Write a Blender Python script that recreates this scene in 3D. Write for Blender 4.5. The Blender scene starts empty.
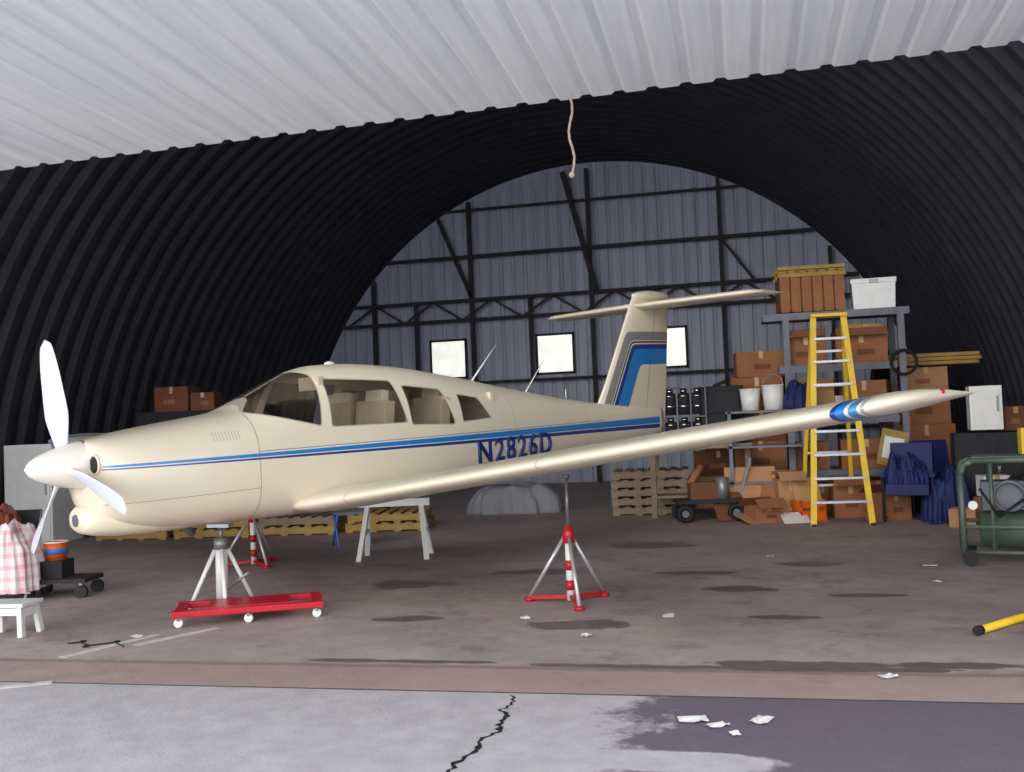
import bpy, bmesh, math, random
from mathutils import Matrix, Vector, Euler, noise
random.seed(7)
sc=bpy.context.scene
COL=bpy.context.collection
try:
    sc.view_settings.view_transform='Standard'; sc.view_settings.look='None'
except Exception: pass

# ---------------------------------------------------------------- node DSL
class S:
    def __init__(s,nt,k): s.nt=nt; s.k=k
    def _m(s,op,*o):
        n=s.nt.nodes.new('ShaderNodeMath'); n.operation=op
        for i,v in enumerate((s,)+o):
            if isinstance(v,S): s.nt.links.new(v.k,n.inputs[i])
            else: n.inputs[i].default_value=v
        return S(s.nt,n.outputs[0])
    def __add__(s,o): return s._m('ADD',o)
    __radd__=__add__
    def __sub__(s,o): return s._m('SUBTRACT',o)
    def __rsub__(s,o): return (s*-1)+o
    def __mul__(s,o): return s._m('MULTIPLY',o)
    __rmul__=__mul__
    def __truediv__(s,o): return s._m('DIVIDE',o)
    def lt(s,o): return s._m('LESS_THAN',o)
    def gt(s,o): return s._m('GREATER_THAN',o)
    def max(s,o): return s._m('MAXIMUM',o)
    def min(s,o): return s._m('MINIMUM',o)
    def smax(s,o,k): return s._m('SMOOTH_MAX',o,k)
    def abs(s): return s._m('ABSOLUTE')
    def btw(s,a,b): return s.gt(a)*s.lt(b)
    def clamp(s): return s.max(0.0).min(1.0)
def coords(nt,kind='Object'):
    t=nt.nodes.new('ShaderNodeTexCoord'); x=nt.nodes.new('ShaderNodeSeparateXYZ')
    nt.links.new(t.outputs[kind],x.inputs[0]); return t.outputs[kind],[S(nt,x.outputs[i]) for i in range(3)]
def noi(nt,vec,scale,detail=4,rough=.6):
    n=nt.nodes.new('ShaderNodeTexNoise'); n.inputs['Scale'].default_value=scale; n.inputs['Detail'].default_value=detail; n.inputs['Roughness'].default_value=rough
    if vec is not None: nt.links.new(vec,n.inputs['Vector'])
    return S(nt,n.outputs['Fac'])
def scalev(nt,vec,s):
    m=nt.nodes.new('ShaderNodeMapping'); m.inputs['Scale'].default_value=s; nt.links.new(vec,m.inputs['Vector']); return m.outputs[0]
def cmix(nt,f,a,b):
    n=nt.nodes.new('ShaderNodeMix'); n.data_type='RGBA'
    if isinstance(f,S): nt.links.new(f.k,n.inputs[0])
    else: n.inputs[0].default_value=f
    for i,c in ((6,a),(7,b)):
        if isinstance(c,tuple): n.inputs[i].default_value=(c[0],c[1],c[2],1)
        else: nt.links.new(c,n.inputs[i])
    return n.outputs[2]
def newmat(name):
    m=bpy.data.materials.new(name); m.use_nodes=True; nt=m.node_tree
    return m,nt,nt.nodes['Principled BSDF']
def bump(nt,p,h,st=.3,dist=.02):
    b=nt.nodes.new('ShaderNodeBump'); b.inputs['Strength'].default_value=st; b.inputs['Distance'].default_value=dist
    nt.links.new(h.k,b.inputs['Height']); nt.links.new(b.outputs[0],p.inputs['Normal'])
MC={}
def mat(name,c,rough=.6,metal=0.,var=.25,scale=6.,bmp=.1,dirt=None):
    if name in MC: return MC[name]
    m,nt,p=newmat(name); v,_=coords(nt)
    n=noi(nt,v,scale)
    f=((n-.35)*2.2).clamp()
    d=dirt if dirt else tuple(x*(1-var) for x in c)
    col=cmix(nt,f,d,c); nt.links.new(col,p.inputs['Base Color'])
    p.inputs['Roughness'].default_value=rough; p.inputs['Metallic'].default_value=metal
    if bmp: bump(nt,p,noi(nt,v,scale*8),bmp,.005)
    MC[name]=m; return m
def s2l(*c): return tuple(((x/255+.055)/1.055)**2.4 if x>10 else x/255/12.92 for x in c)

# ---------------------------------------------------------------- mesh builder
class B:
    def __init__(s,name): s.n=name; s.bm=bmesh.new(); s.ms=[]
    def mi(s,m):
        if m not in s.ms: s.ms.append(m)
        return s.ms.index(m)
    def _set(s,vs,m,smooth=False):
        i=s.mi(m)
        fs=set(f for v in vs for f in v.link_faces)
        for f in fs: f.material_index=i; f.smooth=smooth
    def box(s,c,sz,m,rot=(0,0,0),taper=1.):
        r=bmesh.ops.create_cube(s.bm,size=1)['verts']
        R=Euler(rot).to_matrix()
        for v in r:
            k=taper if v.co.z>0 else 1
            v.co=R@Vector((v.co.x*sz[0]*k,v.co.y*sz[1]*k,v.co.z*sz[2]))+Vector(c)
        s._set(r,m); return s
    def tube(s,a,b,r,m,r2=None,seg=12):
        a=Vector(a);b=Vector(b);d=b-a
        q=d.to_track_quat('Z','Y').to_matrix().to_4x4()
        M=Matrix.Translation((a+b)/2)@q
        v=bmesh.ops.create_cone(s.bm,cap_ends=True,cap_tris=False,segments=seg,radius1=r,radius2=r if r2 is None else r2,depth=d.length,matrix=M)['verts']
        s._set(v,m,False)
        for x in v:
            for f in x.link_faces:
                if len(f.verts)==4: f.smooth=True
        return s
    def bar(s,a,b,w,h,m,up=(0,0,1)):
        a=Vector(a);b=Vector(b);d=(b-a);L=d.length;z=d.normalized()
        u=Vector(up)
        if abs(z.dot(u))>.98: u=Vector((1,0,0))
        x=z.cross(u).normalized(); y=z.cross(x).normalized()
        r=bmesh.ops.create_cube(s.bm,size=1)['verts']
        for v in r:
            c=v.co.copy(); v.co=(a+b)/2+x*c.x*w+y*c.y*h+z*c.z*L
        s._set(r,m); return s
    def sph(s,c,r,m,sc3=(1,1,1),seg=20):
        v=bmesh.ops.create_uvsphere(s.bm,u_segments=seg,v_segments=seg//2+2,radius=r)['verts']
        for x in v: x.co=Vector((x.co.x*sc3[0],x.co.y*sc3[1],x.co.z*sc3[2]))+Vector(c)
        s._set(v,m,True); return s
    def torus(s,c,R,r,m,axis='Z',seg=24,k=8):
        vs=[]
        for i in range(seg):
            A=2*math.pi*i/seg; row=[]
            for j in range(k):
                t=2*math.pi*j/k; p=Vector(((R+r*math.cos(t))*math.cos(A),(R+r*math.cos(t))*math.sin(A),r*math.sin(t)))
                if axis=='X': p=Vector((p.z,p.x,p.y))
                if axis=='Y': p=Vector((p.x,p.z,p.y))
                row.append(s.bm.verts.new(p+Vector(c)))
            vs.append(row)
        mi=s.mi(m)
        for i in range(seg):
            for j in range(k):
                f=s.bm.faces.new((vs[i][j],vs[(i+1)%seg][j],vs[(i+1)%seg][(j+1)%k],vs[i][(j+1)%k])); f.material_index=mi; f.smooth=True
        return s
    def path(s,pts,r,m,seg=8):
        for a,b in zip(pts,pts[1:]): s.tube(a,b,r,m,seg=seg)
        for p in pts[1:-1]: s.sph(p,r,m,seg=8)
        return s
    def loft(s,secs,m,cap=True,smooth=True,closed=True):
        rows=[[s.bm.verts.new(p) for p in sec] for sec in secs]; mi=s.mi(m)
        n=len(rows[0])
        for a,b in zip(rows,rows[1:]):
            for j in range(n if closed else n-1):
                k=(j+1)%n
                f=s.bm.faces.new((a[j],a[k],b[k],b[j])); f.material_index=mi; f.smooth=smooth
        if cap:
            for r in (rows[0],rows[-1]):
                f=s.bm.faces.new(r); f.material_index=mi
        return s
    def done(s,loc=(0,0,0),rot=0,bevel=0,parent=None,subsurf=0):
        bmesh.ops.recalc_face_normals(s.bm,faces=s.bm.faces)
        me=bpy.data.meshes.new(s.n); s.bm.to_mesh(me); s.bm.free()
        for m in s.ms: me.materials.append(m)
        o=bpy.data.objects.new(s.n,me); COL.objects.link(o)
        o.location=loc; o.rotation_euler=(0,0,rot) if not isinstance(rot,tuple) else rot
        if parent: o.parent=parent
        if bevel:
            b=o.modifiers.new('bevel','BEVEL'); b.width=bevel; b.segments=2; b.limit_method='ANGLE'
        return o

# ---------------------------------------------------------------- materials
CREAM=s2l(232,220,196)
BLUE=s2l(34,128,200); NAVY=s2l(28,62,140); GREY=s2l(120,120,128)
m_white=mat('white_plastic',s2l(232,232,228),.45,0,.12)
m_cream=mat('cream_paint',CREAM,.35,0,.06,2)
m_red=mat('red_enamel',s2l(205,25,45),.35,0,.3)
m_steel=mat('steel_grey',s2l(150,152,158),.4,.5,.3)
m_dsteel=mat('dull_steel',s2l(118,120,130),.6,.2,.35)
m_alum=mat('aluminium',s2l(200,202,208),.35,.5,.15)
m_rust=mat('rusty_frame',s2l(48,38,40),.8,0,.4,3)
m_dark=mat('dark_grime',s2l(44,42,48),.8,0,.4)
m_black=mat('black_rubber',s2l(22,22,24),.7,0,.3)
m_bag=mat('black_bin_bag',s2l(24,24,28),.35,0,.3)
m_yel=mat('yellow_fibreglass',s2l(235,195,40),.45,0,.2)
m_card=mat('cardboard',s2l(158,104,68),.85,0,.25,3)
m_card2=mat('cardboard_dark',s2l(122,76,52),.85,0,.3,3)
m_card3=mat('cardboard_light',s2l(186,138,98),.85,0,.25,3)
m_tape=mat('packing_tape',s2l(190,152,104),.4,0,.1)
m_wood=mat('pallet_wood',s2l(150,128,108),.8,0,.4,5)
m_woody=mat('yellow_lumber',s2l(180,145,82),.8,0,.35,5)
m_bluec=mat('blue_fabric',s2l(26,38,104),.7,0,.5,4)
m_greyc=mat('grey_tarp',s2l(132,132,138),.75,0,.2,2,0)
m_green=mat('green_enamel',s2l(98,114,100),.5,.2,.35,4)
m_chrome=mat('chrome',s2l(200,200,205),.15,1,.1)
m_orange=mat('orange_plastic',s2l(230,100,30),.4,0,.2)
m_skyb=mat('light_blue_plastic',s2l(60,120,200),.4,0,.2)
m_seat=mat('beige_upholstery',s2l(214,192,166),.9,0,.2)
m_tan=mat('tan_upholstery',s2l(234,218,194),.9,0,.15)
m_paper=mat('paper_litter',s2l(235,233,228),.8,0,.1)
m_rope=mat('rope_fibre',s2l(205,185,165),.9,0,.3,30)
m_brownfur=mat('brown_blanket',s2l(130,66,50),.95,0,.4,20)

def plaid():
    m,nt,p=newmat('pink_plaid_cloth'); v,(x,y,z)=coords(nt)
    a=((x*60)._m('SINE')).gt(.4); b=((z*60)._m('SINE')).gt(.4)
    f=(a+b)*.45
    nt.links.new(cmix(nt,f.clamp(),s2l(242,226,226),s2l(224,158,168)),p.inputs['Base Color']); p.inputs['Roughness'].default_value=.9
    return m
m_plaid=plaid()

def sq(v): return v*v
def ell(x,y,cx,cy,rx,ry,nz,soft=.25):
    d=sq((x-cx)/rx)+sq((y-cy)/ry)
    return ((1.0-d+nz)/soft).clamp()
m_floor,nt,p=newmat('hangar_floor')
v,(x,y,z)=coords(nt)
n1=noi(nt,v,.9,6,.65); n2=noi(nt,v,5,6,.7); n3=noi(nt,v,60,3,.6); n4=noi(nt,v,2.4,6,.7); n5=noi(nt,v,1.4,8,.75)
base=cmix(nt,((n1-.3)*2.5).clamp(),s2l(152,136,135),s2l(184,170,167))
base=cmix(nt,((n2-.45)*2.).clamp()*.6,base,s2l(134,116,116))
base=cmix(nt,((n5-.53)*9.).clamp()*.5,base,s2l(104,88,90))
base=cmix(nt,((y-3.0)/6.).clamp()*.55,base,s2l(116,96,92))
nz=(n4-.5)*5.0
edge=y+(n4-.5)*.10
base=cmix(nt,edge.btw(.02,.55)*.5,base,s2l(158,128,122))
base=cmix(nt,(edge.btw(.50,.58)).clamp()*.5,base,s2l(110,92,92))
ap=cmix(nt,((n2-.35)*2.2).clamp(),s2l(168,163,168),s2l(194,190,193))
wet=(((x-2.75)+(n4-.5)*1.6)*6.).clamp()
tong=ell(x,y,3.0,-1.0,.55,.14,nz*.4)
wet=wet*(1.0-tong)
ap=cmix(nt,wet,ap,s2l(108,100,112))
isap=y.lt(0.0)
base=cmix(nt,isap,base,ap)
base=cmix(nt,(y+0.0).abs().lt(.012),base,s2l(80,70,72))
stains=None
for e in [(2.15,1.80,.40,.20),(3.6,.72,.55,.09),(4.5,.75,.35,.08),(.8,2.0,.3,.12),(4.0,4.7,.35,.15),(2.3,6.3,.5,.3),(3.2,.62,1.3,.06),(1.2,.66,.7,.05),(3.3,3.3,.3,.16),(1.4,4.3,.5,.2),(2.9,4.2,.4,.12),(4.3,3.0,.3,.1),(.2,3.6,.5,.25),(3.6,2.1,.25,.1)]:
    k=ell(x,y,*e,nz)
    stains=k if stains is None else stains.max(k)
base=cmix(nt,stains*.75,base,s2l(80,64,70))
base=cmix(nt,((n3-.55)*3).clamp()*.25,base,s2l(90,80,84))
nt.links.new(base,p.inputs['Base Color'])
rg=(n2*.35+.55)-stains*.3-(wet*isap)*.28
nt.links.new(rg.k,p.inputs['Roughness'])
bump(nt,p,n3+n2*2,.25,.01)

def corr(name,c1,c2,rough,streak=(1,1,.1),metal=0.):
    m,nt,p=newmat(name); v,_=coords(nt)
    f=((noi(nt,scalev(nt,v,streak),3,5,.7)-.35)*2.4).clamp()
    nt.links.new(cmix(nt,f,c2,c1),p.inputs['Base Color']); p.inputs['Roughness'].default_value=rough; p.inputs['Metallic'].default_value=metal
    return m
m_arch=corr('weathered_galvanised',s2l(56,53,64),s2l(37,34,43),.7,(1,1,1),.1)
m_back=corr('grey_cladding',s2l(172,176,190),s2l(142,147,164),.6,(2,1,.15))
m_door=corr('white_door_cladding',s2l(246,248,249),s2l(218,224,228),.5,(2.5,.12,1))

# ---------------------------------------------------------------- room
b=B('floor'); 
vs=[b.bm.verts.new(p_) for p_ in ((-10,-6.6,0),(11,-6.6,0),(11,18.7,0),(-10,18.7,0))]
f=b.bm.faces.new(vs); b.mi(m_floor); b.done()
R=7.5; ZC=.2; D=18.5
b=B('ceiling'); secs=[]
pitch=.42; prof=[(0,0),(.12,0),(.21,.075),(.33,.075)]
d=0.; ds=[]
while d<D:
    for o,h in prof: ds.append((min(d+o,D),h))
    d+=pitch
for dd,h in ds:
    r=R+h; row=[(r,dd,0)]
    for i in range(0,73):
        t=math.pi*i/72; row.append((r*math.cos(t),dd,ZC+r*math.sin(t)))
    row.append((-r,dd,0)); secs.append(row)
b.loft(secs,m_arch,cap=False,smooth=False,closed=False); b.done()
def archz(x,r=R): 
    return ZC+math.sqrt(max(r*r-x*x,0))
def endwall(name,x0,x1,yy,m,pitch=.3,amp=.035):
    b=B(name); pts=[]; x_=x0
    while x_<x1-.01:
        for o,h in ((0,0),(pitch*.3,0),(pitch*.45,amp),(pitch*.55,amp),(pitch*.7,0)): pts.append((min(x_+o,x1),h))
        x_+=pitch
    secs=[[(q,yy+h,0),(q,yy+h,max(archz(q,R+.05),.001))] for q,h in pts]
    b.loft(secs,m,cap=False,smooth=False,closed=False); return b.done()
endwall('wall_back',-R,R,D,m_back)
endwall('wall_front_left',-7.5,-6.9,-.06,m_back)
endwall('wall_front_right',6.9,7.5,-.06,m_back)
b=B('door_1'); pts=[]; x_=-6.6
while x_<6.6:
    for o,h in ((0,0),(.08,0),(.10,.018),(.15,.018),(.17,0)): pts.append((x_+o,h))
    x_+=.205
dz=lambda q: (q-3.)*.011
secs=[[(q,.8,3.47+h+dz(q)),(q,-3.9,3.62+h+dz(q))] for q,h in pts]
b.loft(secs,m_door,cap=False,smooth=False,closed=False)
for yy in (.6,-1.4,-3.6): b.bar((-6.6,yy,3.47+(.8-yy)*.032+.08+dz(-6.6)),(6.6,yy,3.47+(.8-yy)*.032+.08+dz(6.6)),.06,.08,m_steel)
b.done()
m_pane,nt,p=newmat('daylit_pane'); v,(x,y,z)=coords(nt)
c=cmix(nt,((noi(nt,v,3,5)-.35)*2.2).clamp(),s2l(215,215,205),s2l(250,252,250)); nt.links.new(c,p.inputs['Base Color'])
nt.links.new(c,p.inputs['Emission Color']); p.inputs['Emission Strength'].default_value=.95
for i,s_ in enumerate((-3.66,-.97,1.72)):
    b=B('window_%d'%(i+1)); b.box((0,0,0),(.84,.03,.88),m_pane)
    for a in (-.45,.45): b.box((a,0,0),(.05,.07,1.),m_rust); b.box((0,0,a*1.05),(.94,.07,.05),m_rust)
    b.done((s_,D-.05,3.12))
b=B('steel_wind_truss'); Y=D-.25
def hw(z): return math.sqrt(max(R*R-(z-ZC)**2,0))-.05
for z_ in (5.6,4.53,4.05,6.75): b.bar((-hw(z_),Y,z_),(hw(z_),Y,z_),.08,.08 if z_<6 else .05,m_rust)
b.bar((-6.6,Y,2.5),(6.6,Y,2.5),.06,.07,m_rust)
b.bar((-7,Y,1.1),(7,Y,1.1),.06,.07,m_rust)
for s_,z0,z1 in ((-2.96,0,6.95),(0.,0,7.5),(3.06,0,7.0),(5.47,0,5.2),(-5.5,0,5.2),(-4.4,0,4.5),(-1.5,2.5,4.5),(1.5,2.5,4.5)): b.bar((s_,Y,z0),(s_,Y,z1),.09,.09,m_rust)
b.bar((-3.75,Y,6.6),(-2.96,Y,4.6),.09,.09,m_rust)
b.bar((-.56,Y-.1,7.43),(.14,Y-.1,4.55),.17,.12,m_rust)
b.bar((3.06,Y,5.6),(3.8,Y,4.53),.06,.06,m_rust)
k=-6.2; up=0
while k<6.1:
    b.bar((k,Y,4.05 if up==0 else 4.53),(k+.75,Y,4.53 if up==0 else 4.05),.05,.05,m_rust); k+=.75; up^=1
b.done()

# ---------------------------------------------------------------- airplane
plane=bpy.data.objects.new('airplane',None); COL.objects.link(plane)
plane.location=(-1.645,.90,1.26); plane.rotation_euler=(0,math.radians(-2.3),math.radians(60))
def mono(xs,ys,x):
    if x<=xs[0]: return ys[0]
    if x>=xs[-1]: return ys[-1]
    n=len(xs); dl=[(ys[i+1]-ys[i])/(xs[i+1]-xs[i]) for i in range(n-1)]
    m=[dl[0]]+[0 if dl[i-1]*dl[i]<=0 else 2*dl[i-1]*dl[i]/(dl[i-1]+dl[i]) for i in range(1,n-1)]+[dl[-1]]
    for i in range(n-1):
        if x<=xs[i+1]:
            h=xs[i+1]-xs[i]; t=(x-xs[i])/h
            return (2*t**3-3*t*t+1)*ys[i]+(t**3-2*t*t+t)*h*m[i]+(-2*t**3+3*t*t)*ys[i+1]+(t**3-t*t)*h*m[i+1]
ST=[ # a, zt, zb, hw, zc, nt, nb
(.40,.165,-.27,.25,-.04,2.2,2.3),(.44,.185,-.37,.33,-.06,2.3,2.5),(.60,.215,-.48,.42,-.08,2.5,2.8),(.9,.255,-.54,.485,-.1,2.7,3),
(1.3,.30,-.565,.53,-.1,2.8,3.2),(1.58,.335,-.575,.55,-.1,2.8,3.3),(1.9,.475,-.59,.56,-.1,2.6,3.4),(2.3,.645,-.60,.565,-.1,2.45,3.4),
(2.55,.695,-.60,.565,-.1,2.4,3.4),(2.8,.70,-.60,.565,-.1,2.4,3.4),(3.35,.665,-.60,.555,-.1,2.4,3.4),(4.12,.55,-.57,.50,-.1,2.4,3.2),
(5.0,.39,-.51,.39,-.1,2.4,3.),(6.0,.225,-.44,.255,-.1,2.3,2.7),(6.7,.135,-.40,.17,-.12,2.2,2.5),(7.5,.07,-.355,.09,-.14,2.1,2.2),(8.0,.02,-.29,.035,-.14,2,2)]
XS=[s_[0] for s_ in ST]
def fus(a): return [mono(XS,[s_[i] for s_ in ST],a) for i in range(1,7)]
def fsec(a,n=72):
    zt,zb,w,zc,e1,e2=fus(a); out=[]
    for i in range(n):
        t=2*math.pi*i/n; c,s_=math.cos(t),math.sin(t); e=e1 if s_>=0 else e2
        yy=w*math.copysign(abs(c)**(2/e),c); h=(zt-zc) if s_>=0 else (zc-zb)
        zz=zc+h*math.copysign(abs(s_)**(2/e),s_); out.append((a,yy,zz))
    return out
def poly(x,z,pts,k=.05):
    cx=sum(p_[0] for p_ in pts)/len(pts); cz=sum(p_[1] for p_ in pts)/len(pts); r=None
    for (x0,z0),(x1,z1) in zip(pts,pts[1:]+pts[:1]):
        nx,nz_=(z1-z0),-(x1-x0); L=math.hypot(nx,nz_); nx/=L; nz_/=L
        if (cx-x0)*nx+(cz-z0)*nz_>0: nx,nz_=-nx,-nz_
        d_=x*nx+z*nz_-(x0*nx+z0*nz_)
        r=d_ if r is None else r.smax(d_,k)
    return r
WINS=[([(2.33,.145),(2.38,.555),(3.10,.51),(3.17,.125)],.05),([(3.235,.10),(3.225,.46),(3.70,.405),(3.80,.07)],.05),([(3.925,.085),(3.93,.345),(4.21,.30),(4.35,.095)],.022),
([(1.62,.315),(2.215,.16),(2.31,.60),(2.25,.655),(2.18,.655)],.03)]
m_fus,nt,p=newmat('airplane_paint_fuselage'); v,(x,y,z)=coords(nt)
col=cmix(nt,((noi(nt,v,1.5,4)-.4)*2).clamp()*.35,CREAM,tuple(c*.9 for c in CREAM))
zs=x*-.012-.005
th=x*.009+.012
main=x.btw(.42,7.9)
aft=x.lt(6.55)
rel=z-zs
b1=rel.gt(th*-1.)*rel.lt(0.0)
b2=rel.gt(th*-1.6-.008)*rel.lt(th*-1.-.008)
b3=rel.btw(.012,.020)*x.gt(1.6)
col=cmix(nt,b1*main,col,BLUE); col=cmix(nt,b2*main,col,NAVY); col=cmix(nt,b3*main*aft,col,s2l(120,150,170))
seam=((x-1.60).abs().lt(.004)*z.lt(.3)).max((z+.30).abs().lt(.003)*x.btw(.45,1.6)).max((x-4.75).abs().lt(.002)).max((x-6.2).abs().lt(.002))
col=cmix(nt,seam*.6,col,s2l(90,84,78))
lou=(((x*38.)._m('FRACT')).lt(.35))*x.btw(1.22,1.46)*z.btw(.10,.17)*y.lt(-.2)
col=cmix(nt,lou*.35,col,s2l(110,105,100))
gm=None; fr=None
for pts,k in WINS:
    d_=poly(x,z,pts,k)
    if len(pts)==5: d_=d_.max(y.abs()*-1.+.012)
    g=d_.lt(0.0); q=d_.btw(0.,.010)
    gm=g if gm is None else gm.max(g); fr=q if fr is None else fr.max(q)
col=cmix(nt,fr*.45,col,s2l(70,66,62))
nt.links.new(col,p.inputs['Base Color']); p.inputs['Roughness'].default_value=.3; p.inputs['Coat Weight'].default_value=.3
glossy=nt.nodes.new('ShaderNodeBsdfGlossy'); glossy.inputs['Roughness'].default_value=.03
tr=nt.nodes.new('ShaderNodeBsdfTransparent'); tr.inputs[0].default_value=(.96,.96,.94,1)
fz=nt.nodes.new('ShaderNodeFresnel'); fz.inputs[0].default_value=1.5
mx=nt.nodes.new('ShaderNodeMixShader'); nt.links.new((S(nt,fz.outputs[0])*.6+.03).k,mx.inputs[0]); nt.links.new(tr.outputs[0],mx.inputs[1]); nt.links.new(glossy.outputs[0],mx.inputs[2])
mx2=nt.nodes.new('ShaderNodeMixShader'); nt.links.new(gm.k,mx2.inputs[0]); nt.links.new(p.outputs[0],mx2.inputs[1]); nt.links.new(mx.outputs[0],mx2.inputs[2])
nt.links.new(mx2.outputs[0],nt.nodes['Material Output'].inputs[0])

b=B('fuselage'); N_=150
b.loft([fsec(.40+(8.0-.40)*(i/N_)**1.15) for i in range(N_+1)],m_fus); b.done(parent=plane)
m_spin=mat('white_gloss_paint',s2l(242,236,224),.25,0,.05)
b=B('spinner'); secs=[]
for i in range(14):
    t=i/13; a=.42*t; r=.185*math.sqrt(max(1-(1-t)**1.5,0.0004))*(1-.15*(1-t))
    secs.append([(a,r*math.cos(2*math.pi*j/32),r*math.sin(2*math.pi*j/32)) for j in range(32)])
b.loft(secs,m_spin); b.done(parent=plane)
m_blade=mat('propeller_paint',s2l(228,234,242),.35,0.,.06)
for n_,ang in enumerate((13,133,253)):
    b=B('propeller_blade_%d'%(n_+1)); A=math.radians(ang)
    rad=Vector((0,math.sin(A),math.cos(A))); tan=Vector((0,math.cos(A),-math.sin(A))); ax=Vector((1,0,0)); secs=[]
    for i in range(22):
        t=i/21; r=.12+.86*t
        ch=mono([0,.12,.35,.7,.92,.98,1],[.08,.13,.20,.19,.15,.10,.02],t); tk=mono([0,.2,1],[.06,.028,.008],t)
        be=math.radians(42-30*t); cd=tan*math.cos(be)-ax*math.sin(be); nd=ax*math.cos(be)+tan*math.sin(be)
        secs.append([Vector((.29,0,0))+rad*r+cd*(ch/2*math.cos(q))+nd*(tk/2*math.sin(q)) for q in [2*math.pi*j/16 for j in range(16)]])
    b.loft(secs,m_blade); b.done(parent=plane)
b=B('cowl_intakes')
for sgn in (-1,1):
    b.tube((.41,sgn*.235,.0),(.60,sgn*.255,.02),.078,m_cream,seg=24)
    b.torus((.41,sgn*.235,.0),.070,.012,m_cream,'X'); b.tube((.398,sgn*.235,.0),(.412,sgn*.235,.0),.062,m_black,seg=24)
b.done(parent=plane)
b=B('chin_scoop'); secs=[]
for t,wy,hz,zc_ in ((.345,.08,.035,-.41),(.355,.14,.075,-.41),(.39,.175,.105,-.41),(.45,.20,.12,-.415),(.6,.235,.135,-.425),(.85,.26,.125,-.45),(1.1,.25,.09,-.49),(1.35,.18,.04,-.53)):
    secs.append([(t,wy*math.copysign(abs(math.cos(q))**.7,math.cos(q)),zc_+hz*math.copysign(abs(math.sin(q))**.8,math.sin(q))) for q in [2*math.pi*j/32 for j in range(32)]])
b.loft(secs,m_cream); b.torus((.352,0,-.41),.052,.008,m_cream,'X'); b.tube((.335,0,-.41),(.35,0,-.41),.045,m_dsteel,seg=20); b.tube((1.25,.25,-.52),(1.42,.25,-.68),.03,m_steel)
b.done(parent=plane)
m_wing,nt,p=newmat('airplane_paint_wing'); v,(x,y,z)=coords(nt)
col=cmix(nt,((noi(nt,v,1.2,4)-.4)*2).clamp()*.35,CREAM,tuple(c*.88 for c in CREAM))
L_=y.abs()+(x-2.3)*-.06
col=cmix(nt,L_.btw(5.045,5.075),col,NAVY); col=cmix(nt,L_.btw(5.075,5.125),col,BLUE); col=cmix(nt,L_.btw(5.145,5.19),col,s2l(60,140,190)); col=cmix(nt,L_.btw(5.205,5.225),col,s2l(165,165,170))
ln=((y.abs()-3.02).abs().lt(.003)).max((y.abs()-.95).abs().lt(.003)).max((x-3.35).abs().lt(.004)*y.abs().lt(4.8)).max(((y.abs()-4.8).abs().lt(.004))*x.gt(3.1))
col=cmix(nt,ln*.6,col,s2l(90,84,78)); nt.links.new(col,p.inputs['Base Color']); p.inputs['Roughness'].default_value=.3; p.inputs['Coat Weight'].default_value=.3
def airfoil(n=20,t=.15,cam=.02):
    up=[];lo=[]
    for i in range(n+1):
        x_=(1-math.cos(math.pi*i/n))/2
        yt=5*t*(.2969*math.sqrt(x_)-.126*x_-.3516*x_**2+.2843*x_**3-.1036*x_**4)
        yc=cam*4*x_*(1-x_); up.append((x_,yc+yt)); lo.append((x_,yc-yt))
    return up[::-1]+lo[1:-1]
def wing(name,secs,m,sgn,inc=1.,vert=False,cam=.012):
    b=B(name); rows=[]
    for (l,le,te,zc_,tk) in secs:
        ch=te-le; row=[]
        for (u,w) in airfoil(20,tk/ch,cam*(0 if vert else 1)):
            xx=le+u*ch; zz=w*ch+(0 if vert else -(u-.3)*ch*math.sin(math.radians(inc)))
            row.append((xx,zz,l) if vert else (xx,sgn*l,zc_+zz))
        rows.append(row)
    b.loft(rows,m); return b.done(parent=plane)
def zw(l): return -.495+.123*(l-.55)
WS=[(.3,1.93,3.74,-.52,.20),(.58,1.95,3.74,zw(.58),.20),(.8,2.05,3.72,zw(.8),.19),(1.05,2.12,3.72,zw(1.05),.18),(3.0,2.12,3.72,zw(3.0)+.01,.155),(5.15,2.28,3.40,zw(5.15)+.02,.125),(5.27,2.31,3.46,zw(5.27)+.025,.12),(5.34,2.38,3.50,zw(5.34)+.03,.10),(5.385,2.50,3.50,zw(5.38)+.035,.07),(5.41,2.7,3.46,zw(5.39)+.04,.03)]
wing('wing_left',WS,m_wing,-1); wing('wing_right',WS,m_wing,1)
b=B('navigation_light'); b.sph((2.95,-5.405,zw(5.35)+.065),.014,m_red,(1.8,1,1)); b.done(parent=plane)
m_fin,nt,p=newmat('airplane_paint_fin'); v,(x,y,z)=coords(nt)
col=cmix(nt,((noi(nt,v,1.5,4)-.4)*2).clamp()*.35,CREAM,tuple(c*.9 for c in CREAM))
fle=(x-6.72-(z-.12)*.63)*.846
f_=(z-.58).smax(fle*-1.+.46,.10)
for lo,hi,c in ((0,.20,BLUE),(.20,.26,NAVY),(.275,.30,s2l(70,70,80)),(.31,.42,s2l(140,135,132))):
    col=cmix(nt,f_.btw(lo,hi)*z.gt(-.09)*fle.gt(-.02),col,c)
col=cmix(nt,((x-7.62-(z-.0)*.28).abs().lt(.006))*.7,col,s2l(90,84,78))
nt.links.new(col,p.inputs['Base Color']); p.inputs['Roughness'].default_value=.3; p.inputs['Coat Weight'].default_value=.3
wing('fin',[(-.30,7.6,8.03,0,.05),(-.2,7.2,8.07,0,.08),(-.02,6.72,8.11,0,.12),(.12,6.68,8.13,0,.12),(.4,6.88,8.18,0,.11),(1.2,7.38,8.30,0,.085),(1.42,7.52,8.33,0,.075),(1.50,7.62,8.34,0,.05),(1.52,7.75,8.3,0,.02)],m_fin,1,vert=True)
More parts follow.
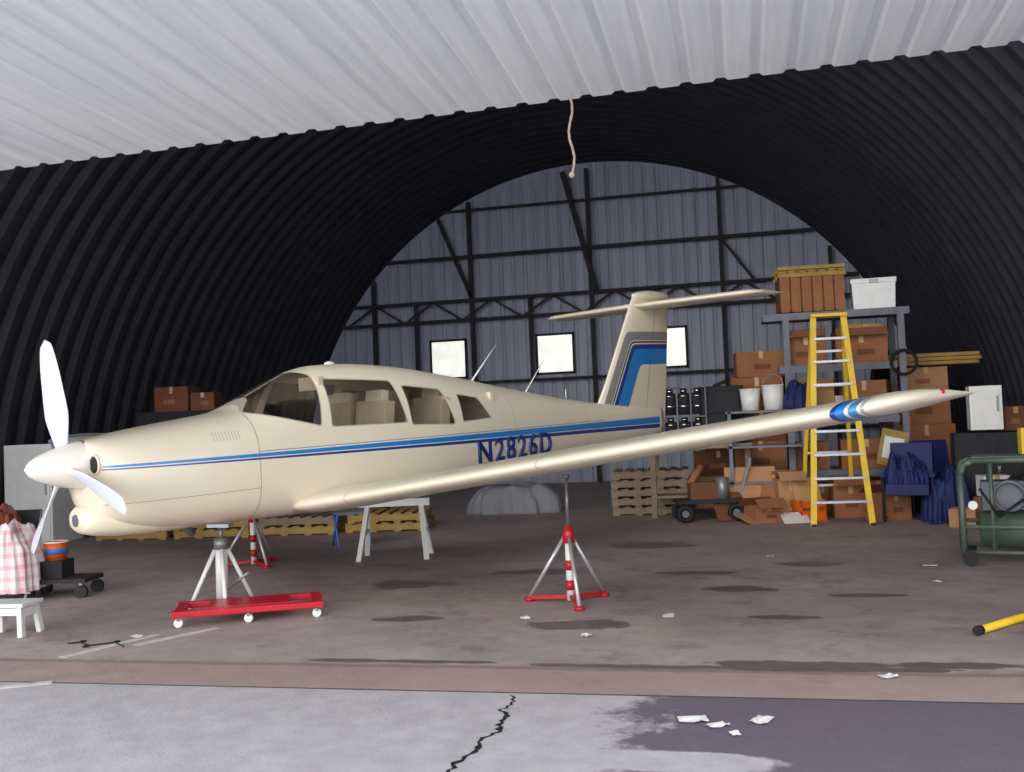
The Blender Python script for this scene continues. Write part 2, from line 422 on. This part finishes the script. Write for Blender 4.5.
SS=[(0,7.52,8.40,1.33,.10),(.2,7.53,8.40,1.33,.10),(1.5,7.68,8.42,1.33,.09),(1.6,7.74,8.42,1.33,.07),(1.66,7.86,8.38,1.33,.03)]
wing('stabilator_left',SS,m_cream,-1,0,cam=0); wing('stabilator_right',SS,m_cream,1,0,cam=0)
b=B('fin_cap'); b.sph((7.95,0,1.46),.1,m_cream,(4.2,.75,.75)); b.done(parent=plane)
b=B('antennas'); 
b.tube((4.55,0,.46),(4.98,.0,.86),.010,m_white,r2=.005); b.tube((5.4,0,.32),(5.75,0,.68),.008,m_white,r2=.004)
b.box((4.55,0,.47),(.1,.03,.03),m_white); b.sph((2.75,0,.70),.04,m_white,(1.5,.6,.7)); b.tube((6.1,0,.2),(6.1,-.0,.33),.006,m_white); b.done(parent=plane)
b=B('cabin_interior')
for a_ in (2.75,3.45):
    for sy in (-.26,.26):
        b.box((a_,sy,-.22),(.46,.42,.14),m_seat); b.box((a_+.26,sy,.06),(.12,.42,.55),m_seat,(0,.15,0)); b.box((a_+.32,sy,.36),(.08,.24,.14),m_tan,(0,.15,0))
b.box((2.02,0,.02),(.12,.9,.34),m_dark); b.box((2.9,0,-.42),(3.0,.9,.04),m_seat); b.box((4.45,0,.0),(.05,.8,.7),m_tan)
b.torus((2.2,-.25,.05),.14,.014,m_black,'X'); b.torus((2.2,.25,.05),.14,.014,m_black,'X')
for a_ in (3.02,3.3,3.62): b.box((a_,.40,.28),(.10,.02,.30),m_tan,(.25,0,0))
b.box((2.35,-.25,.52),(.05,.3,.12),m_seat)
b.done(parent=plane,bevel=.02)
cu=bpy.data.curves.new('registration_text','FONT'); cu.body='N2826D'; cu.size=.32; cu.extrude=.006; cu.bevel_depth=.006; cu.bevel_resolution=0; cu.space_character=1.24
cu.materials.append(mat('navy_decal',s2l(30,52,112),.4,0,.05)); to=bpy.data.objects.new('registration_number',cu); COL.objects.link(to); to.parent=plane
to.location=(4.08,-.512,-.345); to.rotation_euler=(math.radians(90),0,math.radians(7.2))

# ---------------------------------------------------------------- jacks
def jack(name,loc,top,rot=0,stripe=True,rr=.36):
    b=B(name); h=min(.52,top*.6)
    for k in range(3):
        A=2*math.pi*k/3; fx,fy=rr*math.cos(A),rr*math.sin(A)
        b.tube((fx,fy,.03),(.04*math.cos(A),.04*math.sin(A),h),.016,m_alum)
        b.bar((0,0,.05),(fx,fy,.03),.035,.03,m_red if stripe else m_white)
        b.tube((fx,fy,0),(fx,fy,.03),.04,m_red if stripe else m_steel)
    b.tube((0,0,.02),(0,0,h+.02),.032,m_white)
    if stripe:
        for q in (.1,.26): b.tube((0,0,q),(0,0,q+.08),.034,m_red)
    b.tube((0,0,h-.04),(0,0,h+.10),.055,m_red if stripe else m_white,r2=.03)
    b.tube((0,0,h+.1),(0,0,top-.02),.014,m_steel); b.tube((0,0,top-.03),(0,0,top),.03,m_steel)
    return b.done(loc,rot)
jack('aircraft_jack',(1.98,2.68,0),1.03,math.radians(-70))
jack('aircraft_jack',(-1.97,4.9,0),1.03,math.radians(200))
b=B('nose_jack'); top=.70
for k in range(4):
    A=math.radians(35+90*k); b.tube((.27*math.cos(A),.27*math.sin(A),.02),(.05*math.cos(A),.05*math.sin(A),.50),.018,m_white); b.tube((.27*math.cos(A),.27*math.sin(A),0),(.27*math.cos(A),.27*math.sin(A),.03),.035,m_steel)
b.tube((0,0,.08),(0,0,.56),.05,m_white); b.tube((0,0,.5),(0,0,.6),.06,m_steel); b.tube((0,0,.56),(0,0,top),.02,m_steel); b.box((0,0,top),(.2,.1,.03),m_alum); b.tube((.02,0,.15),(.3,-.1,.32),.012,m_steel)
b.done((-.93,2.36,0))
b=B('creeper_dolly')
for yy in (-.22,.22): b.box((0,yy,.10),(1.15,.07,.05),m_red)
for xx in (-.52,-.15,.25,.52): b.box((xx,0,.10),(.08,.44,.045),m_red)
b.box((.0,0,.118),(.62,.34,.02),m_red)
for xx in (-.52,0,.52):
    for yy in (-.22,.22): b.tube((xx,yy-.018,.035),(xx,yy+.018,.035),.035,m_white,seg=16); b.box((xx,yy,.07),(.03,.05,.04),m_steel)
b.done((-.50,2.02,0),math.radians(25),bevel=.008)
b=B('sawhorse')
b.box((0,0,.62),(.8,.1,.08),m_white)
for xx in (-.3,.3):
    for s_ in (-1,1): b.bar((xx,0,.6),(xx*1.25,s_*.28,0),.055,.035,m_white)
    b.box((xx*1.1,0,.3),(.03,.3,.05),m_white)
b.done((-.50,5.45,0),math.radians(12))

# ---------------------------------------------------------------- props
def cbox(loc,sz,rot=0,m=None,flaps=False,name='cardboard_box'):
    m=m or random.choice((m_card,m_card2,m_card,m_card3)); b=B(name); w,d_,h=sz
    b.box((0,0,h/2),(w,d_,h),m)
    b.box((0,0,h+.0015),(w*.99,.06,.003),m_tape); b.box((0,-d_/2-.0015,h*.86),(.06,.003,h*.27),m_tape); b.box((random.uniform(-.1,.1)*w,-d_/2-.002,h*.4),(w*.35,.002,h*.2),m_card2 if m is m_card else m_card)
    if flaps:
        b.box((0,-d_/2-.08,h+.05),(w,.2,.008),m,(.6,0,0)); b.box((0,d_/2+.08,h+.05),(w,.2,.008),m,(-.6,0,0))
    return b.done(loc,rot,bevel=.004)
def pallet(loc,sz=(1.1,1.0,.13),rot=0,m=None,name='wooden_pallet'):
    m=m or m_wood; b=B(name); w,d_,h=sz
    for k in range(7): b.box((-w/2+.05+k*(w-.1)/6,0,h-.01),(.1,d_,.02),m)
    for k in range(3): b.box((0,-d_/2+.04+k*(d_-.08)/2,h/2),(w,.06,h-.04),m); 
    for k in range(4): b.box((-w/2+.06+k*(w-.12)/3,0,.01),(.1,d_,.02),m)
    return b.done(loc,rot)
b=B('stepladder'); H=2.70
for s_ in (-1,1):
    b.bar((s_*.36,0,0),(s_*.19,.30,H),.035,.075,m_yel,(1,0,0)); b.bar((s_*.34,1.15,0),(s_*.19,.36,H),.03,.05,m_yel,(1,0,0))
    b.box((s_*.36,0,.015),(.06,.09,.03),m_black); b.box((s_*.34,1.15,.015),(.06,.09,.03),m_black)
for k in range(8):
    t=(k+1)*.3/H; w=.36-.17*t; b.box((0,.30*t,t*H),(w*2,.09,.03),m_alum)
for k in range(5):
    t=(k+1)*.45/H; w=.34-.15*t; b.bar((-w,1.15-.79*t,t*H),(w,1.15-.79*t,t*H),.02,.03,m_alum)
b.box((0,.33,H+.01),(.46,.20,.04),m_yel)
b.done((4.56,8.0,0),math.radians(5))
b=B('steel_storage_rack')
for xx in (-.78,.78):
    for yy in (0,.95): b.box((xx,yy,1.42),(.09,.09,2.84),m_dsteel)
for z_ in (.6,1.35,2.1,2.86):
    b.box((-.1,.47,z_),(2.0 if z_>2.5 else 1.6,1.05,.05),m_dsteel)
    b.box((-.1,-.03,z_-.03),(2.0 if z_>2.5 else 1.6,.04,.09),m_dsteel)
b.done((4.83,9.6,0))
b=B('wooden_crate')
for k in range(6): b.box((-.38+k*.152,-.30,.30),(.13,.02,.56),m_card)
b.box((0,0,.29),(.9,.56,.5),m_card2)
for k in range(7): b.box((-.42+k*.14,0,.60),(.09,.7,.025),m_woody)
for yy in (-.3,0,.3): b.box((0,yy,.555),(.95,.07,.06),m_woody)
for yy in (-.3,0,.3): b.box((0,yy,.655),(.95,.07,.05),m_woody)
b.done((4.42,9.95,2.885),.08)
b=B('cooler_box'); b.box((0,0,.19),(.56,.4,.38),m_white,taper=1.06); b.box((0,0,.41),(.62,.45,.07),m_white); b.box((0,-.23,.40),(.12,.02,.05),m_steel); b.tube((-.32,0,.3),(.32,0,.3),.015,m_steel)
b.done((5.30,9.9,2.885),-.05,bevel=.015)
for (xx,z_,w,h) in ((4.35,2.125,.55,.42),(5.08,2.125,.7,.40),(4.42,1.375,.6,.45),(5.15,1.375,.6,.50),(4.3,.625,.5,.4),(5.1,.625,.7,.42),(4.5,0,.6,.4),(5.2,0,.6,.45)):
    cbox((xx,10.0,z_),(w,.6,h),random.uniform(-.25,.25),flaps=random.random()<.4)
cbox((5.1,9.95,2.53),(.5,.4,.16),.3,m_card3); cbox((4.75,9.85,1.375),(.25,.25,.3),.6,m_white)
zz=0
for w,h in ((.8,.55),(.75,.5),(.7,.45),(.75,.5),(.72,.38)):
    cbox((3.62+random.uniform(-.06,.06),10.35,zz),(w,.6,h),random.uniform(-.2,.2)); zz+=h+.003
for (xx,yy,cols) in ((6.1,10.9,((.8,.6),(.8,.6),(.7,.5),(.6,.35))),(6.0,12.2,((.8,.7),(.8,.6),(.8,.6))),(3.0,11.2,((.8,.5),(.8,.4),(.6,.3)))):
    zz=0
    for w,h in cols: cbox((xx+random.uniform(-.08,.08),yy,zz),(w,.6,h),random.uniform(-.3,.3)); zz+=h+.003
for (xx,yy,w,d_,h,r) in ((3.6,8.6,.42,.3,.22,.5),(3.95,9.0,.35,.35,.55,.2),(5.2,8.7,.45,.35,.35,.5),(4.75,9.2,.45,.35,.45,.1)):
    cbox((xx,yy,0),(w,d_,h),r,flaps=True)
b=B('flattened_cardboard')
for (xx,yy,w,h,rx,rz,m) in ((0,0,.7,.75,-.35,.1,m_card3),(.35,-.15,.5,.55,-.5,-.3,m_card),(-.3,-.2,.45,.45,-.6,.4,m_card2),(.1,-.5,.6,.4,-1.3,.7,m_card3),(.75,-.3,.4,.6,-.4,.5,m_tape),(.55,-.6,.35,.3,-1.2,.2,m_white)):
    b.box((xx,yy,h/2*math.cos(rx)+.01),(w,.012,h),m,(rx,0,rz))
b.done((3.45,9.1,0))
b=B('orange_crate'); b.box((0,0,.02),(.36,.28,.04),m_orange)
for s_ in (-1,1):
    b.box((s_*.17,0,.15),(.02,.28,.26),m_orange); b.box((0,s_*.13,.09),(.36,.02,.1),m_orange); b.box((0,s_*.13,.22),(.36,.02,.08),m_orange)
b.done((4.2,8.75,0),.4)
b=B('white_pail'); b.tube((0,0,0),(0,0,.34),.13,m_white,r2=.15,seg=24); b.torus((0,0,.34),.15,.012,m_white); b.torus((0,0,.36),.14,.006,m_steel,'Y'); b.done((3.82,9.3,1.51))
b=B('white_pail'); b.tube((0,0,0),(0,0,.30),.12,m_white,r2=.14,seg=24); b.torus((0,0,.30),.14,.012,m_white); b.done((3.5,9.35,1.51))
b=B('utility_shelf')
for xx in (-.5,.5): b.box((xx,0,.75),(.05,.5,1.5),m_dsteel)
for z_ in (.5,1.0,1.49): b.box((0,0,z_),(1.1,.5,.03),m_dsteel)
b.done((3.7,9.35,0))
def drape(name,loc,sx,sy,h,m,seed=0,rot=0,pw=3.,fold=.08,n=70,wr=1.,side=.07):
    b=B(name); secs=[]
    for i in range(n+1):
        row=[]
        for j in range(n+1):
            u=-1+2*i/n; w=-1+2*j/n; r=(abs(u)**pw+abs(w)**pw)**(1/pw); r=min(r,1.25)
            ang=math.atan2(w,u)
            q=max(0,1-r**4)
            rid=abs(noise.noise(Vector((u*3.1+seed,w*3.1,seed+2))))+.5*abs(noise.noise(Vector((u*7+seed,w*7,seed+3))))
            zz=h*(q**.45)+fold*noise.noise(Vector((u*2.2+seed,w*2.2,seed)))*(1 if r<1 else 0)*2*q**.3-fold*wr*rid*min(1,q*3)
            k=1+side*math.sin(ang*9+seed)*r*r+side*.6*math.sin(ang*23+seed*2)*r*r+.10*noise.noise(Vector((u*3,w*3,seed+5)))
            row.append((u*sx*k,w*sy*k,max(zz,.004)))
        secs.append(row)
    b.loft(secs,m,cap=False,closed=False); return b.done(loc,rot)
drape('dark_jacket',(4.15,9.35,1.51),.2,.2,.34,m_bluec,2,.1,2.4,.08)
b=B('workbench')
b.box((0,0,1.02),(1.5,.7,.06),m_wood)
for xx in (-.68,.68):
    for yy in (-.28,.28): b.box((xx,yy,.5),(.08,.08,1.0),m_wood)
b.box((0,0,.3),(1.4,.6,.04),m_wood); b.done((2.75,9.75,0))
b=B('black_equipment_case'); b.box((0,0,.42),(.62,.45,.84),m_black); b.box((0,-.235,.6),(.5,.02,.3),m_dark); b.box((.1,-.24,.2),(.3,.02,.2),m_orange); b.tube((-.1,0,.84),(.1,0,.92),.03,m_black); b.done((3.08,9.8,1.05),.1,bevel=.02)
b=B('canister_rack')
for i in range(3):
    for j in range(2):
        xx=-.2+i*.2; z_=.02+j*.42
        b.tube((xx,0,z_),(xx,0,z_+.32),.085,m_dark,seg=20); b.tube((xx,0,z_+.10),(xx,0,z_+.15),.088,m_chrome,seg=20); b.tube((xx,0,z_+.26),(xx,0,z_+.29),.088,m_chrome,seg=20); b.tube((xx,0,z_+.32),(xx,0,z_+.38),.05,m_chrome,seg=16)
for z_ in (0,.41,.84): b.box((0,0,z_),(.66,.26,.02),m_dsteel)
for xx in (-.32,.32): b.box((xx,0,.42),(.02,.26,.84),m_dsteel)
b.done((2.55,9.6,1.05))
for k in range(5): pallet((1.95,10.4,.0+k*.135),(1.15,1.0,.13),random.uniform(-.06,.06)+.05)
b=B('engine_cart'); b.box((0,0,.28),(.9,.5,.05),m_dark)
for xx in (-.35,.35):
    for yy in (-.25,.25): b.torus((xx,yy,.12),.09,.035,m_black,'Y'); b.tube((xx,yy-.03,.12),(xx,yy+.03,.12),.05,m_dsteel,seg=14)
b.box((-.05,0,.42),(.4,.3,.24),m_card2); b.tube((.2,-.1,.3),(.2,-.1,.6),.09,m_steel); b.tube((-.25,.0,.5),(-.05,.1,.75),.05,m_card); b.bar((.45,0,.3),(.62,0,.85),.03,.03,m_steel)
b.done((2.85,9.0,0),.2)
drape('grey_tarp',(-.35,10.9,0),.72,.45,.46,m_greyc,1,.1,5.,.06,100,.5,.05)
def chair(name,loc,rot):
    b=B(name); b.box((0,0,.42),(.52,.5,.14),m_bluec); b.box((0,.24,.74),(.52,.12,.52),m_bluec,(-.15,0,0))
    for s_ in (-1,1):
        b.box((s_*.30,.0,.60),(.07,.44,.05),m_bluec); b.tube((s_*.30,-.2,0),(s_*.30,-.2,.6),.018,m_black); b.tube((s_*.30,.22,0),(s_*.30,.22,.6),.018,m_black); b.tube((s_*.30,-.2,.05),(s_*.30,.22,.05),.014,m_black)
    return b.done(loc,rot,bevel=.04)
chair('blue_armchair',(5.45,8.45,0),-.3); chair('blue_armchair',(5.95,9.2,0),.4)
drape('blue_jacket',(5.42,8.5,.48),.26,.26,.34,m_bluec,11,-.3,2.4,.14)
drape('blue_tarp',(5.88,8.4,0),.30,.36,.60,m_bluec,4,.1,2.4,.16)
b=B('leaning_plywood_sign'); b.box((0,0,.3),(.36,.02,.5),m_woody,(-.15,.25,0)); b.box((0,-.02,.3),(.26,.01,.3),m_white,(-.15,.25,0)); b.done((5.35,9.1,.62),.1)
for (xx,yy,z_,s_) in ((6.2,10.0,0,.4),(5.9,9.9,0,.35),(5.9,12.2,1.9,.4)):
    drape('black_bin_bag',(xx,yy,z_),s_,s_*.8,s_*1.2,m_bag,int(xx*10)%7,0,2.2,.12,40)
b=B('hose_coil')
for k in range(5): b.torus((0,-.012*k,0),.16+.008*(k%3),.013,m_black,'Y',seg=32)
b.done((5.61,9.50,2.1))
b=B('compressor_cart')
for yy in (-.3,.3):
    b.path([(-.45,yy,.08),(-.45,yy,.82),(-.42,yy,.91),(-.34,yy,.95),(.6,yy,.95),(.7,yy,.85),(.7,yy,.08)],.028,m_green)
    b.tube((-.45,yy,.35),(.7,yy,.35),.02,m_green); b.tube((-.45,yy,.12),(.7,yy,.12),.02,m_green); b.tube((-.2,yy,.12),(-.2,yy,.95),.018,m_green)
for xx,z_ in ((-.45,.5),(-.36,.95),(.6,.95),(-.45,.12),(.7,.12)): b.tube((xx,-.3,z_),(xx,.3,z_),.02,m_green)
b.tube((-.3,0,.3),(.6,0,.3),.17,m_green,seg=24); b.box((-.1,0,.62),(.35,.3,.26),m_dsteel); b.tube((.2,-.1,.55),(.2,-.1,.8),.1,m_steel,seg=20)
for q in range(5): b.box((.2,-.1,.58+q*.045),(.24,.24,.012),m_steel)
b.torus((-.05,-.2,.62),.13,.018,m_dsteel,'Y'); b.box((.15,0,.97),(1.0,.55,.03),m_green)
for xx in (-.4,.65):
    for yy in (-.33,.33): b.tube((xx,yy-.02,.07),(xx,yy+.02,.07),.07,m_black,seg=16)
b.tube((-.36,-.31,.55),(-.36,-.34,.55),.04,m_white,seg=16)
b.path([(-.3,-.32,.7),(-.15,-.36,.45),(.05,-.34,.6),(.2,-.36,.3),(.4,-.33,.5)],.012,m_black)
b.done((5.80,4.75,0),math.radians(-10))
for i,(xx,yy) in enumerate(((5.95,4.72),(6.2,4.8))):
    b=B('yellow_jug'); b.box((0,0,.12),(.17,.13,.24),m_yel); b.tube((0,0,.24),(0,0,.28),.03,m_red); b.torus((.05,0,.24),.04,.012,m_yel,'Y'); b.done((xx,yy,.99),bevel=.02)
b=B('white_appliance'); b.box((0,0,.3),(.38,.4,.56),m_white); b.box((0,-.205,.3),(.32,.01,.46),m_paper); b.box((.13,-.22,.35),(.02,.03,.2),m_steel); 
b.done((6.42,8.6,1.12),-.1,bevel=.01)
b=B('storage_cabinet'); b.box((0,0,.55),(1.0,.6,1.1),m_dark); b.box((-.24,-.31,.55),(.44,.02,1.0),m_dark); b.box((.24,-.31,.55),(.44,.02,1.0),m_dark); b.box((0,-.33,.6),(.03,.02,.15),m_chrome); b.done((6.55,8.75,0),-.1)
for (xx,yy,z_,w,h,r,m) in ((6.3,7.7,0,.4,.35,.3,m_card),(5.95,7.75,0,.3,.22,-.4,m_card3),(6.28,7.72,.36,.3,.25,.1,m_white),(6.75,8.7,1.12,.3,.3,.2,m_card2)):
    cbox((xx,yy,z_),(w,.3,h),r,m)
b=B('lumber_stack')
for k in range(9): b.box((random.uniform(-.05,.05),-.2+.07*(k%4),.04+.06*(k//4)),(1.4,.06,.05),m_woody,(0,0,random.uniform(-.04,.04)))
b.done((6.1,10.7,2.07),.1)
b=B('yellow_tow_bar'); b.tube((0,0,.035),(1.5,0,.035),.025,m_yel); b.tube((1.5,-.2,.035),(1.5,.2,.035),.02,m_steel); b.tube((-.05,0,.035),(.0,0,.035),.03,m_black); b.done((4.8,1.55,0),math.radians(50))
for k in range(3):
    b=B('rubber_tyre'); b.torus((0,0,.11),.24,.1,m_black,seg=32,k=12); b.tube((0,0,.05),(0,0,.17),.12,m_steel,seg=20); b.done((6.6,7.0,k*.22))
b=B('plastic_step_stool'); b.box((0,0,.24),(.36,.27,.03),m_white)
for xx in (-1,1):
    for yy in (-1,1): b.bar((xx*.135,yy*.09,.23),(xx*.16,yy*.12,0),.055,.04,m_white)
    b.box((xx*.15,0,.18),(.015,.20,.07),m_white)
for yy in (-1,1): b.box((0,yy*.10,.19),(.27,.015,.06),m_white)
b.done((-2.11,1.30,0),.1,bevel=.01)
b=B('folding_chair')
for s_ in (-1,1):
    b.path([(s_*.22,-.2,0),(s_*.22,.18,.44),(s_*.22,.24,.82)],.014,m_steel); b.tube((s_*.22,.25,0),(s_*.22,-.18,.44),.014,m_steel)
b.box((0,0,.44),(.44,.40,.03),m_dark); b.box((0,.23,.72),(.44,.03,.2),m_dark)
b.done((-3.35,2.75,0),.3)
drape('pink_plaid_cloth',(-3.33,2.70,.10),.30,.27,.62,m_plaid,3,.3,3.,.08)
drape('brown_blanket',(-3.42,2.74,.70),.17,.16,.16,m_brownfur,6,0,2.2,.04)
b=B('tool_cart'); b.box((0,0,.16),(.6,.4,.04),m_dark); 
for xx in (-.25,.25):
    for yy in (-.17,.17): b.tube((xx,yy-.02,.06),(xx,yy+.02,.06),.06,m_black,seg=16); b.box((xx,yy,.12),(.03,.03,.06),m_steel)
b.box((-.1,0,.26),(.3,.25,.16),m_dark); b.done((-2.95,3.0,0),.2)
b=B('orange_bucket'); b.tube((0,0,0),(0,0,.17),.09,m_orange,r2=.11,seg=20); b.torus((0,0,.17),.11,.008,m_white); b.tube((0,0,.06),(0,0,.11),.106,m_skyb,seg=20); b.done((-3.02,3.0,.34),0)
b=B('white_cabinet'); b.box((0,0,.72),(.8,.7,1.44),m_white); b.box((0,-.36,.95),(.74,.02,.85),m_white); b.box((0,-.36,.28),(.74,.02,.42),m_white); b.box((.32,-.38,.8),(.02,.03,.2),m_steel); b.done((-6.75,7.6,0),0,bevel=.01)
b=B('metal_locker'); b.box((0,0,.95),(1.6,.6,1.9),m_dark)
for k in range(4): b.box((-.6+k*.4,-.31,.95),(.37,.02,1.8),m_dark)
b.done((-5.9,10.2,0),.1)
cbox((-6.1,10.2,1.9),(.6,.5,.42),.1,m_card2); cbox((-5.55,10.2,1.9),(.4,.45,.3),.2,m_card2)
for k,(xx,yy) in enumerate(((-5.3,8.0),(-4.1,8.1),(-2.9,8.3),(-1.7,8.6))):
    pallet((xx,yy,0),(1.15,.9,.13),.05*k,m_woody); pallet((xx,yy,.133),(1.1,.9,.13),.05*k+.03,m_woody if k%2 else m_wood)
for (xx,yy,w,h) in ((-5.2,9.0,.6,.5),(-4.3,9.2,.5,.6),(-3.3,9.4,.7,.45),(-2.4,9.6,.5,.5)): cbox((xx,yy,0),(w,.5,h),.1,m_card2)
b=B('blue_folding_chair')
for s_ in (-1,1): b.path([(s_*.2,-.2,0),(s_*.2,.12,.42),(s_*.2,.2,.8)],.014,m_skyb); b.tube((s_*.2,.22,0),(s_*.2,-.15,.42),.014,m_skyb)
b.box((0,0,.42),(.4,.36,.03),m_greyc); b.box((0,.18,.7),(.4,.03,.22),m_greyc); b.done((-1.5,6.6,0),.6)
b=B('pull_rope'); pts=[(0.015*math.sin(k*1.1),.0,-k*.055) for k in range(10)]; b.path(pts,.008,m_rope,6); b.sph(pts[-1],.018,m_rope); b.done((2.45,.74,3.47))
b=B('floor_crack'); secs=[]
for k in range(70):
    t=k/69; yy=-.06-t*1.5; xx=2.12+.05*math.sin(t*5)+.05*t+.05*noise.noise(Vector((t*9,0,0)))+.05*noise.noise(Vector((t*30,3,0))); w=.006+.022*abs(noise.noise(Vector((t*22,7,0))))
    secs.append([(xx-w,yy,.002),(xx+w,yy,.002)])
b.loft(secs,m_black,cap=False,closed=False,smooth=False); b.done()
m_line=mat('worn_floor_paint',s2l(225,216,214),.8,0,.3,9)
for (x0,y0,x1,y1) in ((-1.15,.62,-.9,1.35),(-.85,1.0,-.55,1.6),(-1.2,-.25,-.75,.0)):
    b=B('floor_line'); b.bar((x0,y0,.0025),(x1,y1,.0025),.07,.003,m_line); b.done()
for (xx,yy,s_) in ((2.3,1.42,.05),(2.8,2.1,.06),(5.0,4.5,.06),(1.75,2.0,.05),(3.1,-.42,.07),(3.22,-.5,.05),(3.42,-.4,.06),(3.3,-.62,.03),(-1.0,1.25,.05),(4.9,3.6,.05),(3.6,5.2,.05),(4.1,.45,.05)):
    b=B('paper_scrap'); secs=[]
    for i in range(5): secs.append([((i-2)*s_*.5,(j-2)*s_*.35,.006+.02*abs(noise.noise(Vector((i*.9+xx,j*.9,yy))))) for j in range(5)])
    b.loft(secs,m_paper,cap=False,closed=False,smooth=False); b.done((xx,yy,0),random.uniform(0,3))
b=B('extension_cord'); pts=[(-1.4+.05*math.sin(k*.9)+k*.02,1.0+.10*math.sin(k*.45),.008) for k in range(24)]; b.path(pts,.005,m_black,6); b.done()

# ---------------------------------------------------------------- light
w=bpy.data.worlds.new('overcast'); sc.world=w; w.use_nodes=True; bg=w.node_tree.nodes['Background']; bg.inputs[0].default_value=(.90,.94,1.0,1); bg.inputs[1].default_value=2.75
sl=bpy.data.lights.new('sun','SUN'); sl.energy=2.2; sl.angle=math.radians(50); sl.color=(1.,.96,.92); so=bpy.data.objects.new('sun',sl); COL.objects.link(so)
so.rotation_euler=(math.radians(72),0,math.radians(-12)); so.location=(0,-8,8)

# ---------------------------------------------------------------- camera
cam=bpy.data.cameras.new('camera'); cam.sensor_width=36; cam.lens=1000/1024*36; cam.clip_end=200
co=bpy.data.objects.new('camera',cam); COL.objects.link(co)
Rm=Matrix.Rotation(math.radians(13),4,'Z')@Matrix.Rotation(math.radians(92.2),4,'X')@Matrix.Rotation(math.radians(-2.3),4,'Z')
co.matrix_world=Matrix.Translation((3.41,-5.32,1.45))@Rm
sc.camera=co
